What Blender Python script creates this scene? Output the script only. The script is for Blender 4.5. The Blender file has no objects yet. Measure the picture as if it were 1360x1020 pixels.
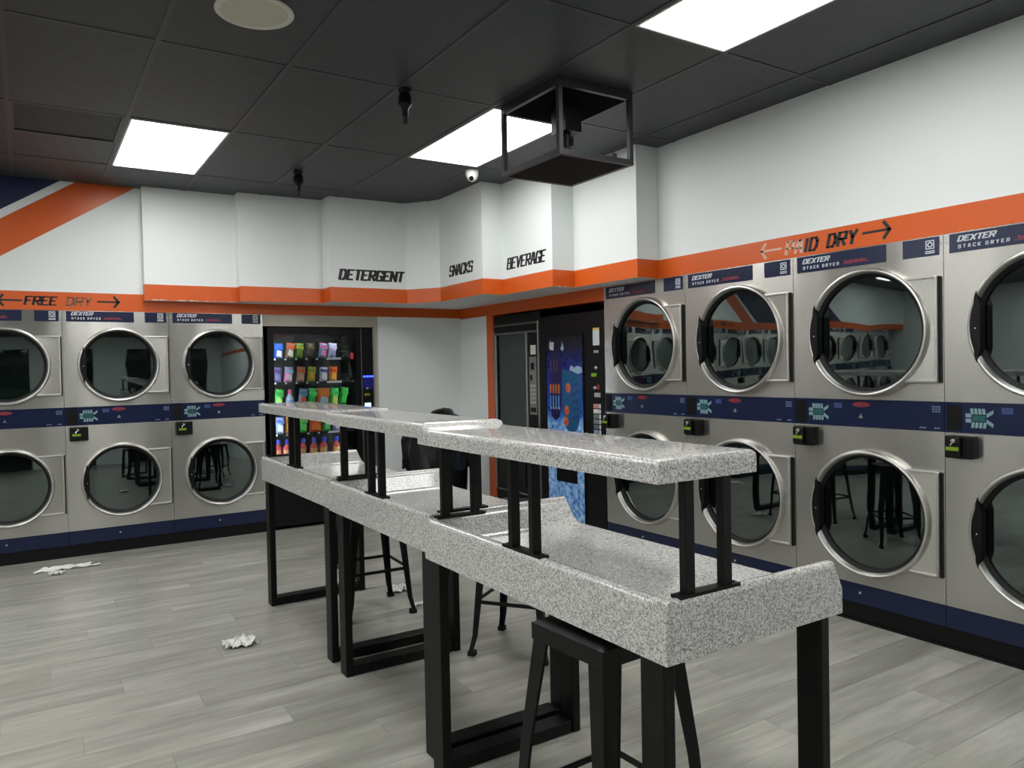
import bpy, bmesh, math, random
from mathutils import Vector, Matrix, noise
random.seed(7)
S = bpy.context.scene
COL = S.collection

# ------------------------------------------------------------------ camera
YAW, PITCH, ROLL, CAM_H = .5678, -.0215, -.0201, 1.45
fw = Vector((math.sin(YAW) * math.cos(PITCH), math.cos(YAW) * math.cos(PITCH), math.sin(PITCH)))
r0 = Vector((math.cos(YAW), -math.sin(YAW), 0)); u0 = r0.cross(fw)
rt = r0 * math.cos(ROLL) + u0 * math.sin(ROLL); up = u0 * math.cos(ROLL) - r0 * math.sin(ROLL)
cam = bpy.data.cameras.new('camera'); cam.sensor_width = 36; cam.sensor_fit = 'HORIZONTAL'
cam.lens = 36 * 1011.3 / 1360; cam.clip_start = .05
co = bpy.data.objects.new('camera', cam); COL.objects.link(co)
m = Matrix((rt, up, -fw)).transposed().to_4x4(); m.translation = (0, 0, CAM_H); co.matrix_world = m
S.camera = co

# ------------------------------------------------------------------ world, exposure
w = bpy.data.worlds.new('night'); S.world = w; w.use_nodes = True
w.node_tree.nodes['Background'].inputs[0].default_value = (.02, .022, .026, 1)
w.node_tree.nodes['Background'].inputs[1].default_value = 1
vs = S.view_settings; vs.view_transform = 'Standard'; vs.look = 'None'; vs.gamma = 1; vs.use_curve_mapping = False
vs.exposure = 0.88
PANEL_LIGHT = 7.5           # emission of the LED ceiling panels

# ------------------------------------------------------------------ materials
def srgb(r, g, b):
    f = lambda c: (c / 255 / 12.92) if c / 255 <= .04045 else ((c / 255 + .055) / 1.055) ** 2.4
    return (f(r), f(g), f(b), 1)
MATS = {}
def mat(name, col, rough=.5, metal=0., spec=.5, coat=0., emit=None, es=0., bump=None):
    if name in MATS: return MATS[name]
    M = bpy.data.materials.new(name); M.use_nodes = True; MATS[name] = M
    nt = M.node_tree; b = nt.nodes['Principled BSDF']
    b.inputs['Base Color'].default_value = col if len(col) == 4 else (*col, 1)
    b.inputs['Roughness'].default_value = rough; b.inputs['Metallic'].default_value = metal
    b.inputs['Specular IOR Level'].default_value = spec; b.inputs['Coat Weight'].default_value = coat
    b.inputs['Coat Roughness'].default_value = .06
    if emit: b.inputs['Emission Color'].default_value = emit; b.inputs['Emission Strength'].default_value = es
    # faint procedural mottling, so that no surface is perfectly even
    tc = nt.nodes.new('ShaderNodeTexCoord'); n = nt.nodes.new('ShaderNodeTexNoise')
    sc, amt = bump or (14, .06)
    n.inputs['Scale'].default_value = sc; n.inputs['Detail'].default_value = 4
    nt.links.new(tc.outputs['Object'], n.inputs['Vector'])
    mr = nt.nodes.new('ShaderNodeMapRange'); mr.inputs['To Min'].default_value = max(.02, rough - amt); mr.inputs['To Max'].default_value = min(1, rough + amt)
    nt.links.new(n.outputs['Fac'], mr.inputs['Value']); nt.links.new(mr.outputs['Result'], b.inputs['Roughness'])
    return M
def nodes(M): return M.node_tree, M.node_tree.nodes['Principled BSDF']

def ramp(nt, stops):
    r = nt.nodes.new('ShaderNodeValToRGB'); e = r.color_ramp.elements
    while len(e) < len(stops): e.new(.5)
    for k, (p, c) in enumerate(stops): e[k].position = p; e[k].color = c if len(c) == 4 else (*c, 1)
    return r

WHITE = mat('white_wall_paint', srgb(219, 224, 223), .55, bump=(3, .08))
ORANGE = mat('orange_paint', srgb(200, 86, 22), .32, bump=(4, .06))
NAVYP = mat('navy_wall_paint', srgb(18, 28, 66), .5)
BLACKP = mat('black_lettering', srgb(24, 22, 22), .5)
FADED = mat('worn_lettering', srgb(120, 82, 66), .5)
GHOST = mat('worn_pale_lettering', srgb(205, 165, 145), .5)
BEIGE = mat('cream_panel', srgb(176, 171, 158), .5)
BLACKM = mat('black_powder_coat', srgb(7, 7, 7), .45, spec=.25)
BLACKPL = mat('black_plastic', srgb(5, 5, 6), .42, spec=.28)
RUBBER = mat('black_rubber', srgb(7, 8, 8), .6, spec=.3)
NAVY = mat('navy_panel', srgb(8, 22, 56), .24)
CHROME = mat('chrome', (.78, .78, .76), .18, 1.)
SILVER = mat('satin_silver', (.55, .55, .54), .35, 1.)
PRINTW = mat('white_print', srgb(188, 194, 202), .5)
PRINTR = mat('red_print', srgb(128, 34, 52), .5)
TEALP = mat('pale_teal_pads', srgb(116, 146, 152), .4)
TEALD = mat('teal_display', srgb(40, 88, 88), .25)
LIME = mat('lime_label', srgb(112, 148, 24), .5)
LENS = mat('dark_lens', srgb(8, 8, 9), .08)
CAMW = mat('white_camera_plastic', srgb(225, 226, 222), .35)
SPKW = mat('cream_speaker_grille', srgb(186, 182, 168), .7)
TISSUE = mat('white_tissue', srgb(214, 216, 212), .8)

def stainless(name, col, rough, aniso):
    M = mat(name, col, rough, .95, bump=(2.2, .05)); nt, b = nodes(M)
    tc = nt.nodes.new('ShaderNodeTexCoord'); mp = nt.nodes.new('ShaderNodeMapping'); mp.inputs['Scale'].default_value = (1.6, 1.6, .5)
    n = nt.nodes.new('ShaderNodeTexNoise'); n.inputs['Scale'].default_value = 1.7; n.inputs['Detail'].default_value = 1
    nt.links.new(tc.outputs['Object'], mp.inputs[0]); nt.links.new(mp.outputs[0], n.inputs['Vector'])
    bp = nt.nodes.new('ShaderNodeBump'); bp.inputs['Strength'].default_value = .35; bp.inputs['Distance'].default_value = .02
    nt.links.new(n.outputs['Fac'], bp.inputs['Height']); nt.links.new(bp.outputs[0], b.inputs['Normal'])
    if aniso:
        t = nt.nodes.new('ShaderNodeTangent'); t.direction_type = 'UV_MAP'; t.uv_map = 'UVMap'
        nt.links.new(t.outputs[0], b.inputs['Tangent']); b.inputs['Anisotropic'].default_value = aniso; b.inputs['Anisotropic Rotation'].default_value = .25
    return M
STEEL = stainless('brushed_stainless', (.56, .55, .52), .24, .85)
STEELR = mat('stainless_door_ring', (.58, .57, .54), .38, .95)
DRUM = mat('drum_steel', (.34, .39, .38), .4, .8)

def glass(name, tint, refl):
    M = bpy.data.materials.new(name); M.use_nodes = True; nt = M.node_tree; nt.nodes.clear()
    o = nt.nodes.new('ShaderNodeOutputMaterial'); mx = nt.nodes.new('ShaderNodeMixShader')
    t = nt.nodes.new('ShaderNodeBsdfTransparent'); t.inputs[0].default_value = tint
    g = nt.nodes.new('ShaderNodeBsdfGlossy'); g.inputs['Roughness'].default_value = .02; g.inputs[0].default_value = (.86, 1, .97, 1)
    fr = nt.nodes.new('ShaderNodeFresnel'); fr.inputs[0].default_value = refl
    nt.links.new(fr.outputs[0], mx.inputs[0]); nt.links.new(t.outputs[0], mx.inputs[1]); nt.links.new(g.outputs[0], mx.inputs[2])
    nt.links.new(mx.outputs[0], o.inputs[0]); return M
DOORGLASS = glass('tinted_door_glass', (.17, .22, .21, 1), 2.6)
CLEARGLASS = glass('clear_vending_glass', (.92, .94, .94, 1), 1.35)
DARKGLASS = glass('dark_vending_glass', (.35, .37, .37, 1), 1.7)

def m_granite():
    M = mat('speckled_solid_surface', srgb(176, 176, 172), .09, coat=.0, bump=(14, .03)); nt, b = nodes(M)
    tc = nt.nodes.new('ShaderNodeTexCoord')
    def vor(sc):
        n = nt.nodes.new('ShaderNodeTexVoronoi'); n.inputs['Scale'].default_value = sc; n.inputs['Randomness'].default_value = 1
        nt.links.new(tc.outputs['Object'], n.inputs['Vector']); sp = nt.nodes.new('ShaderNodeSeparateColor'); nt.links.new(n.outputs['Color'], sp.inputs[0]); return sp
    r1 = ramp(nt, [(0, srgb(124, 123, 121)), (.14, srgb(147, 147, 145)), (.38, srgb(172, 172, 169)), (.7, srgb(190, 190, 187)), (1, srgb(206, 206, 203))])
    nt.links.new(vor(270).outputs[0], r1.inputs[0])
    r2 = ramp(nt, [(.90, (0, 0, 0)), (.94, (1, 1, 1))]); nt.links.new(vor(420).outputs[1], r2.inputs[0])
    mx = nt.nodes.new('ShaderNodeMix'); mx.data_type = 'RGBA'; mx.inputs[7].default_value = srgb(108, 106, 104)
    nt.links.new(r2.outputs[0], mx.inputs[0]); nt.links.new(r1.outputs[0], mx.inputs[6]); nt.links.new(mx.outputs[2], b.inputs['Base Color'])
    return M
GRANITE = m_granite()

def m_plank():
    M = mat('grey_vinyl_plank', srgb(160, 160, 155), .3); nt, b = nodes(M)
    tc = nt.nodes.new('ShaderNodeTexCoord'); oi = nt.nodes.new('ShaderNodeObjectInfo')
    ad = nt.nodes.new('ShaderNodeVectorMath'); ad.operation = 'MULTIPLY_ADD'
    cv = nt.nodes.new('ShaderNodeCombineXYZ')
    for k in range(3): nt.links.new(oi.outputs['Random'], cv.inputs[k])
    ad.inputs[1].default_value = (37, 23, 11); nt.links.new(cv.outputs[0], ad.inputs[0]); nt.links.new(tc.outputs['Object'], ad.inputs[2])
    mp = nt.nodes.new('ShaderNodeMapping'); mp.inputs['Scale'].default_value = (.9, 7, 1); nt.links.new(ad.outputs[0], mp.inputs[0])
    n = nt.nodes.new('ShaderNodeTexNoise'); n.inputs['Scale'].default_value = 1.6; n.inputs['Detail'].default_value = 6; n.inputs['Roughness'].default_value = .62
    nt.links.new(mp.outputs[0], n.inputs['Vector'])
    r = ramp(nt, [(.28, srgb(122, 122, 114)), (.5, srgb(145, 145, 137)), (.70, srgb(170, 170, 163))]); nt.links.new(n.outputs['Fac'], r.inputs[0])
    hv = nt.nodes.new('ShaderNodeHueSaturation'); mr = nt.nodes.new('ShaderNodeMapRange'); mr.inputs['To Min'].default_value = .88; mr.inputs['To Max'].default_value = 1.1
    nt.links.new(oi.outputs['Random'], mr.inputs['Value']); nt.links.new(mr.outputs[0], hv.inputs['Value'])
    nt.links.new(r.outputs[0], hv.inputs['Color']); nt.links.new(hv.outputs[0], b.inputs['Base Color'])
    return M
PLANK = m_plank()
SUBFLOOR = mat('dark_plank_joint', srgb(96, 96, 93), .6)

def m_tile():
    M = mat('dark_ceiling_tile', srgb(51, 55, 58), .5); nt, b = nodes(M)
    tc = nt.nodes.new('ShaderNodeTexCoord'); n = nt.nodes.new('ShaderNodeTexNoise'); n.inputs['Scale'].default_value = 70; n.inputs['Detail'].default_value = 3
    nt.links.new(tc.outputs['Object'], n.inputs['Vector'])
    bp = nt.nodes.new('ShaderNodeBump'); bp.inputs['Strength'].default_value = .35; bp.inputs['Distance'].default_value = .004
    nt.links.new(n.outputs['Fac'], bp.inputs['Height']); nt.links.new(bp.outputs[0], b.inputs['Normal'])
    return M
TILE = m_tile()
GRID = mat('dark_ceiling_grid', srgb(56, 58, 60), .45)
DIFF = mat('led_diffuser', (1, 1, 1, 1), .5, emit=(1, .995, .975, 1), es=PANEL_LIGHT)

# ------------------------------------------------------------------ mesh helper
class MB:
    def __init__(s): s.v = []; s.f = []; s.mi = []
    def add(s, v, f, mi=0):
        o = len(s.v); s.v += [tuple(p) for p in v]; s.f += [tuple(o + i for i in q) for q in f]; s.mi += [mi] * len(f); return s
    def box(s, x0, x1, y0, y1, z0, z1, mi=0):
        if x0 > x1: x0, x1 = x1, x0
        if y0 > y1: y0, y1 = y1, y0
        if z0 > z1: z0, z1 = z1, z0
        v = [(x, y, z) for z in (z0, z1) for y in (y0, y1) for x in (x0, x1)]
        return s.add(v, [(0, 2, 3, 1), (4, 5, 7, 6), (0, 1, 5, 4), (2, 6, 7, 3), (0, 4, 6, 2), (1, 3, 7, 5)], mi)
    def bevbox(s, x0, x1, y0, y1, z0, z1, b, mi=0):
        # box with chamfered edges
        c = [((x0 + x1) / 2, (y0 + y1) / 2, (z0 + z1) / 2)][0]
        bm = bmesh.new(); bmesh.ops.create_cube(bm, size=1)
        for v in bm.verts: v.co = Vector((c[0] + v.co.x * (x1 - x0), c[1] + v.co.y * (y1 - y0), c[2] + v.co.z * (z1 - z0)))
        bmesh.ops.bevel(bm, geom=bm.edges[:], offset=b, segments=2, profile=.5, affect='EDGES')
        bm.verts.ensure_lookup_table(); bm.verts.index_update()
        s.add([v.co[:] for v in bm.verts], [tuple(v.index for v in f.verts) for f in bm.faces], mi); bm.free(); return s
    def prism(s, poly, a0, a1, axis='z', mi=0, mi_side=None):
        # poly in the two other axes, extruded along axis
        n = len(poly)
        def P(p, a): return {'z': (p[0], p[1], a), 'y': (p[0], a, p[1]), 'x': (a, p[0], p[1])}[axis]
        v = [P(p, a0) for p in poly] + [P(p, a1) for p in poly]
        s.add(v, [tuple(range(n))[::-1], tuple(range(n, 2 * n))], mi)
        o = len(s.v) - 2 * n
        for i in range(n):
            j = (i + 1) % n; s.f.append((o + i, o + j, o + n + j, o + n + i)); s.mi.append(mi if mi_side is None else mi_side)
        return s
    def lathe(s, prof, seg=32, axis='z', c=(0, 0, 0), mi=0, close=False):
        v = []
        for k in range(seg):
            a = 2 * math.pi * k / seg; ca, sa = math.cos(a), math.sin(a)
            for r, h in prof:
                if axis == 'z': p = (r * ca, r * sa, h)
                elif axis == 'y': p = (r * ca, h, r * sa)
                else: p = (h, r * ca, r * sa)
                v.append((p[0] + c[0], p[1] + c[1], p[2] + c[2]))
        n = len(prof); f = []
        for k in range(seg):
            k2 = (k + 1) % seg
            for i in range(n if close else n - 1):
                j = (i + 1) % n; f.append((k * n + i, k2 * n + i, k2 * n + j, k * n + j))
        return s.add(v, f, mi)
    def disc(s, r, c, axis='y', seg=32, mi=0):
        v = [{'y': (c[0] + r * math.cos(a), c[1], c[2] + r * math.sin(a)), 'z': (c[0] + r * math.cos(a), c[1] + r * math.sin(a), c[2]), 'x': (c[0], c[1] + r * math.cos(a), c[2] + r * math.sin(a))}[axis] for a in [2 * math.pi * k / seg for k in range(seg)]]
        return s.add(v, [tuple(range(seg))], mi)
    def rod(s, a, b, r, seg=8, r2=None, mi=0):
        a = Vector(a); b = Vector(b); d = (b - a).normalized(); t = d.cross(Vector((0, 0, 1)))
        if t.length < 1e-4: t = Vector((1, 0, 0))
        t.normalize(); q = d.cross(t); r2 = r if r2 is None else r2
        v = [a + (t * math.cos(2 * math.pi * k / seg) + q * math.sin(2 * math.pi * k / seg)) * r for k in range(seg)] + \
            [b + (t * math.cos(2 * math.pi * k / seg) + q * math.sin(2 * math.pi * k / seg)) * r2 for k in range(seg)]
        f = [tuple(range(seg))[::-1], tuple(range(seg, 2 * seg))] + [(k, (k + 1) % seg, seg + (k + 1) % seg, seg + k) for k in range(seg)]
        return s.add(v, f, mi)
    def build(s, name, mats, parent=None, smooth=False, loc=None):
        me = bpy.data.meshes.new(name); me.from_pydata(s.v, [], s.f)
        for M in (mats if isinstance(mats, (list, tuple)) else [mats]): me.materials.append(M)
        for p, i in zip(me.polygons, s.mi): p.material_index = i
        bm = bmesh.new(); bm.from_mesh(me); bmesh.ops.recalc_face_normals(bm, faces=bm.faces[:]); bm.to_mesh(me); bm.free()
        if mats is STEEL:
            uv = me.uv_layers.new(name='UVMap')
            for l in me.loops: c = me.vertices[l.vertex_index].co; uv.data[l.index].uv = (c.x, c.z)
        if smooth:
            for p in me.polygons: p.use_smooth = True
            try: me.set_sharp_from_angle(angle=math.radians(38))
            except Exception: pass
        o = bpy.data.objects.new(name, me); COL.objects.link(o)
        if parent: o.parent = parent
        if loc: o.location = loc
        return o

def tag(o, label=None, cat=None, group=None, kind=None):
    if label: o['label'] = label
    if cat: o['category'] = cat
    if group: o['group'] = group
    if kind: o['kind'] = kind
    return o
def struct(o): o['kind'] = 'structure'; return o
def thing(name, label, cat, loc=(0, 0, 0), rz=0, group=None):
    o = bpy.data.objects.new(name, None); o.empty_display_size = .1; COL.objects.link(o); o.location = loc; o.rotation_euler = (0, 0, rz)
    return tag(o, label, cat, group)
def dup(root, parent=None):
    c = root.copy(); COL.objects.link(c); c.parent = parent
    for ch in list(root.children): dup(ch, c)
    return c

# ------------------------------------------------------------------ angular stroke lettering
G = {'D': [[(0, 0), (0, 1), (.7, 1), (1, .72), (1, .28), (.7, 0), (0, 0)]], 'E': [[(1, 1), (0, 1), (0, 0), (1, 0)], [(0, .52), (.75, .52)]],
     'T': [[(0, 1), (1, 1)], [(.5, 1), (.5, 0)]], 'R': [[(0, 0), (0, 1), (1, 1), (1, .5), (0, .5)], [(.45, .5), (1, 0)]],
     'G': [[(1, .8), (1, 1), (.2, 1), (0, .8), (0, 0), (1, 0), (1, .45), (.55, .45)]], 'N': [[(0, 0), (0, 1), (1, 0), (1, 1)]],
     'S': [[(1, .82), (1, 1), (0, 1), (0, .52), (1, .52), (1, 0), (0, 0), (0, .18)]], 'A': [[(0, 0), (.35, 1), (.65, 1), (1, 0)], [(.15, .35), (.85, .35)]],
     'C': [[(1, .8), (1, 1), (.2, 1), (0, .8), (0, .2), (.2, 0), (1, 0), (1, .2)]], 'K': [[(0, 0), (0, 1)], [(1, 1), (.1, .5), (1, 0)]],
     'B': [[(0, 0), (0, 1), (.85, 1), (.85, .55), (0, .55)], [(.85, .55), (1, .45), (1, 0), (0, 0)]], 'V': [[(0, 1), (.5, 0), (1, 1)]],
     'F': [[(0, 0), (0, 1), (1, 1)], [(0, .52), (.8, .52)]], 'P': [[(0, 0), (0, 1), (1, 1), (1, .45), (0, .45)]], 'I': [[(.5, 0), (.5, 1)]],
     'Y': [[(0, 1), (.5, .5), (1, 1)], [(.5, .5), (.5, 0)]], 'X': [[(0, 0), (1, 1)], [(0, 1), (1, 0)]],
     '<': [[(1, .5), (0, .5)], [(.22, 0), (0, .5), (.22, 1)]], '>': [[(0, .5), (1, .5)], [(.78, 0), (1, .5), (.78, 1)]]}
def lettering(txt, width, h, frame, bold=.2, thin=.13, slant=.22, gap=.34, depth=.0012, arrow=2.4, start=0, stop=None):
    """strokes of txt laid along frame=(origin, right, up, out); returns an MB"""
    o, R_, U_, N_ = [Vector(q) for q in frame]; mb = MB()
    adv = [arrow if ch in '<>' else (.45 if ch == ' ' else (.3 if ch == 'I' else 1)) for ch in txt]
    tot = sum(adv) + gap * (len(txt) - 1); cw = width / tot; x = 0
    for k, ch in enumerate(txt):
        if ch in G and k >= start and (stop is None or k < stop):
            for line in G[ch]:
                for a, b in zip(line, line[1:]):
                    ax, bx = (x + a[0] * adv[k]) * cw, (x + b[0] * adv[k]) * cw; ay, by = a[1] * h, b[1] * h
                    ax += slant * ay; bx += slant * by
                    d = Vector((bx - ax, by - ay)); L = d.length
                    if L < 1e-6: continue
                    d /= L; p = Vector((-d.y, d.x)); vert = abs(d.y)
                    wd = (thin + (bold - thin) * vert) * h * .55
                    e = wd * .8 if vert < .5 else wd * .45
                    q = [Vector((ax, ay)) - d * e + p * wd, Vector((ax, ay)) - d * e - p * wd, Vector((bx, by)) + d * e - p * wd, Vector((bx, by)) + d * e + p * wd]
                    v = [o + R_ * c.x + U_ * c.y + N_ * z for z in (0, depth) for c in q]
                    mb.add(v, [(0, 1, 2, 3), (7, 6, 5, 4), (0, 4, 5, 1), (1, 5, 6, 2), (2, 6, 7, 3), (3, 7, 4, 0)])
        x += adv[k] + gap
    return mb

# ------------------------------------------------------------------ the room
XB, YA, ZC = 3.8545, 7.031, 3.0          # right dryer wall, back dryer wall, ceiling
XL, YF = -5.2, -4.2                      # far left wall and the wall behind the viewer
GX, GDX, GY, GDY = -.046, .606, 2.652, 1.228

# floor: a subfloor with vinyl planks laid along x
floor = struct(MB().box(XL, XB + .9, YF, YA + .9, -.06, -.004).build('floor', SUBFLOOR))
PW, PL = .183, 1.22
pm = None
y = 0.95; row = 0
while y < YA - .001:
    x = -2.3 + (row * .47) % PL - PL
    y1 = min(y + PW, YA + .02)
    while x < XB + .02:
        xa, xb = max(x, -2.6), min(x + PL, XB + .02)
        if xb - xa > .05:
            full = abs((xb - xa) - PL) < 1e-6 and abs(y1 - y - PW) < 1e-6
            if full and pm:
                o = bpy.data.objects.new('plank', pm); COL.objects.link(o); o.parent = floor
            else:
                g = .0006
                o = MB().box(g, xb - xa - g, g, y1 - y - g, -.004, 0).build('plank', PLANK, floor)
                if full: pm = o.data
            o.location = (xa, y, random.uniform(-.0003, 0))
        x += PL
    y += PW; row += 1
struct(MB().box(XL, XB, YF, .95, -.004, 0).box(XL, -2.6, .95, YA, -.004, 0).build('floor_rear', PLANK))

# ceiling: dark painted lay-in tiles between grid bars
ceil = struct(MB().box(XL, XB + .9, YF, YA + .9, ZC + .05, ZC + .1).build('ceiling', GRID))
LIGHTS = {(1, 2): 'v', (4, 1): 'v', (4, -1): 'v'}
EXTRA = [(-2, 1), (-2, -1), (1, -1), (4, -3), (1, -3), (-2, -3), (-5, 2), (-5, 0), (-5, -2), (-8, 1), (-8, -2)]
cells = {}
tm = MB().box(.001, GDX - .001, .001, GDY - .001, 0, .02).build('tile_source', TILE); tmesh = tm.data; bpy.data.objects.remove(tm)
VENT = (0, 2); HOLE = (4, 0)
for i in range(-9, 7):
    for j in range(-6, 4):
        x0, y0 = GX + i * GDX, GY + j * GDY
        xa, xb, ya, yb = max(x0, XL), min(x0 + GDX, XB + .02), max(y0, YF), min(y0 + GDY, YA + .05)
        if xb - xa < .02 or yb - ya < .02 or (i, j) in LIGHTS or (i, j) in EXTRA: continue
        if (i, j) == VENT: ya = y0 + GDY / 2
        if xb - xa > GDX - 1e-4 and yb - ya > GDY - 1e-4:
            o = bpy.data.objects.new('ceiling_tile', tmesh); COL.objects.link(o); o.parent = ceil
        else:
            o = MB().box(.004, xb - xa - .004, .004, yb - ya - .004, 0, .02).build('ceiling_tile', TILE, ceil)
        o.location = (xa, ya, ZC + .001 + random.uniform(0, .002))
for i in range(-8, 7):
    MB().box(-.012, .012, YF, YA + .02, ZC - .002, ZC + .03).build('grid_bar', GRID, ceil, loc=(GX + i * GDX, 0, 0))
for j in range(-5, 4):
    MB().box(XL, XB + .02, -.012, .012, ZC - .001, ZC + .03).build('grid_bar', GRID, ceil, loc=(0, GY + j * GDY, 0))
MB().box(GX, GX + GDX, -.012, .012, ZC - .001, ZC + .03).build('grid_bar', GRID, ceil, loc=(0, GY + 2.5 * GDY, 0))

# LED panels
FRAMEW = mat('light_panel_frame', srgb(215, 215, 212), .4)
def led(i, j, label, group=None):
    t = thing('ceiling_light', label, 'light', (GX + (i + .5) * GDX, GY + (j + .5) * GDY, ZC), group=group)
    a, b = GDX / 2 - .014, GDY / 2 - .014; f = .012
    fr = MB()
    for s in (-1, 1): fr.box(-a, a, s * b, s * (b - f), -.004, .03); fr.box(s * a, s * (a - f), -b + f, b - f, -.004, .03)
    fr.build('frame', FRAMEW, t)
    MB().box(-a + f, a - f, -b + f, b - f, .002, .02).build('diffuser', DIFF, t)
led(1, 2, 'glowing LED ceiling panel at left, above the free dry wall')
led(4, 1, 'glowing LED ceiling panel partly behind the hanging black cage')
led(4, -1, 'glowing LED ceiling panel cut off by the top picture edge')
for i, j in EXTRA: led(i, j, 'glowing LED ceiling panel overhead, outside the picture', 'LED ceiling panels outside the picture')

# --- back wall (left dryers)
LZ = dict(k0=.0969, k1=.2075, l1=1.056, b1=1.202, u1=1.977)
RZ = dict(k0=.1043, k1=.2145, l1=1.0863, b1=1.2356, u1=2.0678)
LX0, LW, RY0, RW = .2524, .784, 4.6735, .8785
wb = struct(MB().box(XL, XB + .2, YA + .002, YA + .12, 2.122, ZC + .05).build('wall_back', WHITE))
MB().box(XL, XB, YA, YA + .12, 1.977, 2.122).build('orange_stripe', ORANGE, wb)
def wallpoly(pts, M, name, d):
    # flat paint on the back wall
    return MB().prism(pts, YA + .002 - d, YA + .004, 'y').build(name, M, wb)
sl = .655
zt = ZC + .04
lo = lambda x: 2.475 + sl * x; hi = lambda x: 2.757 + sl * x; nv = lambda x: 2.826 + sl * x
X_ = lambda fn, z: (z - fn(0)) / sl
wallpoly([(X_(lo, 2.122), 2.122), (X_(lo, zt), zt), (X_(hi, zt), zt), (X_(hi, 2.122), 2.122)], ORANGE, 'diagonal_stripe', .0012)
wallpoly([(X_(nv, zt) - 1.15, zt), (X_(nv, 2.122) - 1.15, 2.122), (X_(nv, 2.122), 2.122), (X_(nv, zt), zt)], NAVYP, 'navy_field', .0012)
fr_ = lambda x, z: ((x, YA, z), (1, 0, 0), (0, 0, 1), (0, -1, 0))
lettering('<', .15, .085, fr_(-.165, 2.006), bold=.2, thin=.16, slant=0).build('arrow', BLACKP, wb)
lettering('FREE', .205, .062, fr_(.008, 2.018), bold=.28, thin=.16, gap=.42).build('lettering', BLACKP, wb)
lettering('DRY', .165, .062, fr_(.288, 2.018), bold=.24, thin=.13, gap=.42).build('lettering', FADED, wb)
lettering('>', .15, .085, fr_(.51, 2.010), bold=.22, thin=.16, slant=0).build('arrow', BLACKP, wb)

# lower back wall: cream surround of the detergent machine, white pier to the corner
VX0, VX1 = 1.8235, 2.885
wl = struct(MB().box(2.93, XB + .15, YA, YA + .12, 0, 1.977).build('wall_back_pier', WHITE))
struct(MB().box(VX0, 2.93, YA + .004, YA + .10, 1.872, 1.977).box(VX1 + .004, 2.93, YA + .004, YA + .10, 0, 1.872).build('trim_1', BEIGE))
struct(MB().box(VX0 - .05, 2.95, YA + .86, YA + .9, 0, 2.0).box(2.9, 2.93, YA + .1, YA + .9, 0, 2.0).build('wall_alcove', BLACKPL))

# --- right wall
wr = struct(MB().box(XB + .002, XB + .12, YF, YA + .1, 2.2, ZC + .05).build('wall_right', WHITE))
MB().box(XB, XB + .12, YF, 4.2, 2.0678, 2.2).build('orange_stripe', ORANGE, wr)
MB().box(XB, XB + .12, 4.6735, YA + .02, 1.965, 2.2).build('orange_header', ORANGE, wr)
MB().box(XB, XB + .12, 4.2, 4.6735, 2.0678, 2.2).build('orange_header', ORANGE, wr)
MB().box(XB, XB + .12, 6.372, 6.492, 0, 1.965).build('orange_jamb', ORANGE, wr)
struct(MB().box(XB, XB + .12, 6.492, YA + .02, 0, 1.965).build('wall_right_pier', WHITE))
struct(MB().box(XB, XB + .12, YF, RY0 - 4 * RW, 0, 2.0678).build('wall_right_near', WHITE))
struct(MB().box(XB + .86, XB + .9, 4.6, 6.5, 0, 2.1).box(XB + .1, XB + .9, 6.38, 6.42, 0, 2.1).build('wall_right_alcove', BLACKPL))
rf = lambda y, z: ((XB, y, z), (0, -1, 0), (0, 0, 1), (-1, 0, 0))
lettering('<', .145, .088, rf(3.145, 2.09), bold=.2, thin=.14, slant=0).build('arrow', GHOST, wr)
lettering('PAID', .205, .07, rf(2.965, 2.094), bold=.27, thin=.14, gap=.5, start=0, stop=2).build('lettering', GHOST, wr)
lettering('PAID', .205, .07, rf(2.965, 2.094), bold=.27, thin=.14, gap=.5, start=2).build('lettering', BLACKP, wr)
lettering('DRY', .17, .07, rf(2.685, 2.096), bold=.27, thin=.14, gap=.5).build('lettering', BLACKP, wr)
lettering('>', .15, .088, rf(2.465, 2.096), bold=.2, thin=.14, slant=0).build('arrow', BLACKP, wr)
MB().box(XB, XB + .004, 2.498, 2.502, 2.60, 2.655).build('wall_mark', mat('pale_scuff', srgb(228, 230, 230), .5), wr)

# --- stepped bulkhead across the corner
PLAN = [(.845, YA), (.845, 6.935), (1.575, 6.915), (1.575, 6.79), (2.30, 6.765), (2.30, 6.57), (3.03, 6.545), (3.235, 6.26), (3.235, 5.49), (3.44, 5.49), (3.44, 4.78), (3.65, 4.78), (3.65, 4.05), (XB, 4.05), (XB, YA)]
bk = struct(MB().prism(PLAN, 2.2, ZC + .003).build('wall_bulkhead', WHITE))
MB().prism(PLAN, 2.07, 2.2, mi=1, mi_side=0).build('orange_stripe', [ORANGE, WHITE], bk)
lettering('DETERGENT', .60, .085, ((2.385, 6.5665, 2.272), (1, -.034, 0), (0, 0, 1), (0, -1, 0)), bold=.31, thin=.17, gap=.42).build('lettering', BLACKP, bk)
lettering('SNACKS', .40, .085, ((3.235, 6.075, 2.280), (0, -1, 0), (0, 0, 1), (-1, 0, 0)), bold=.27, thin=.14, gap=.42).build('lettering', BLACKP, bk)
lettering('BEVERAGE', .545, .085, ((3.44, 5.43, 2.278), (0, -1, 0), (0, 0, 1), (-1, 0, 0)), bold=.27, thin=.14, gap=.42).build('lettering', BLACKP, bk)
chip = MB()
for k in range(26):
    x = random.uniform(.9, 1.55) if k % 3 else random.uniform(3.46, 3.64)
    if x < 2: yy = 6.935 - (x - .845) * .0274; chip.box(x, x + random.uniform(.01, .06), yy - .001, yy + .006, 2.0695, 2.0695 + random.uniform(.002, .007))
    else: chip.box(x, x + random.uniform(.005, .02), 4.779, 4.79, 2.0695, 2.0695 + random.uniform(.002, .006))
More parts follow.
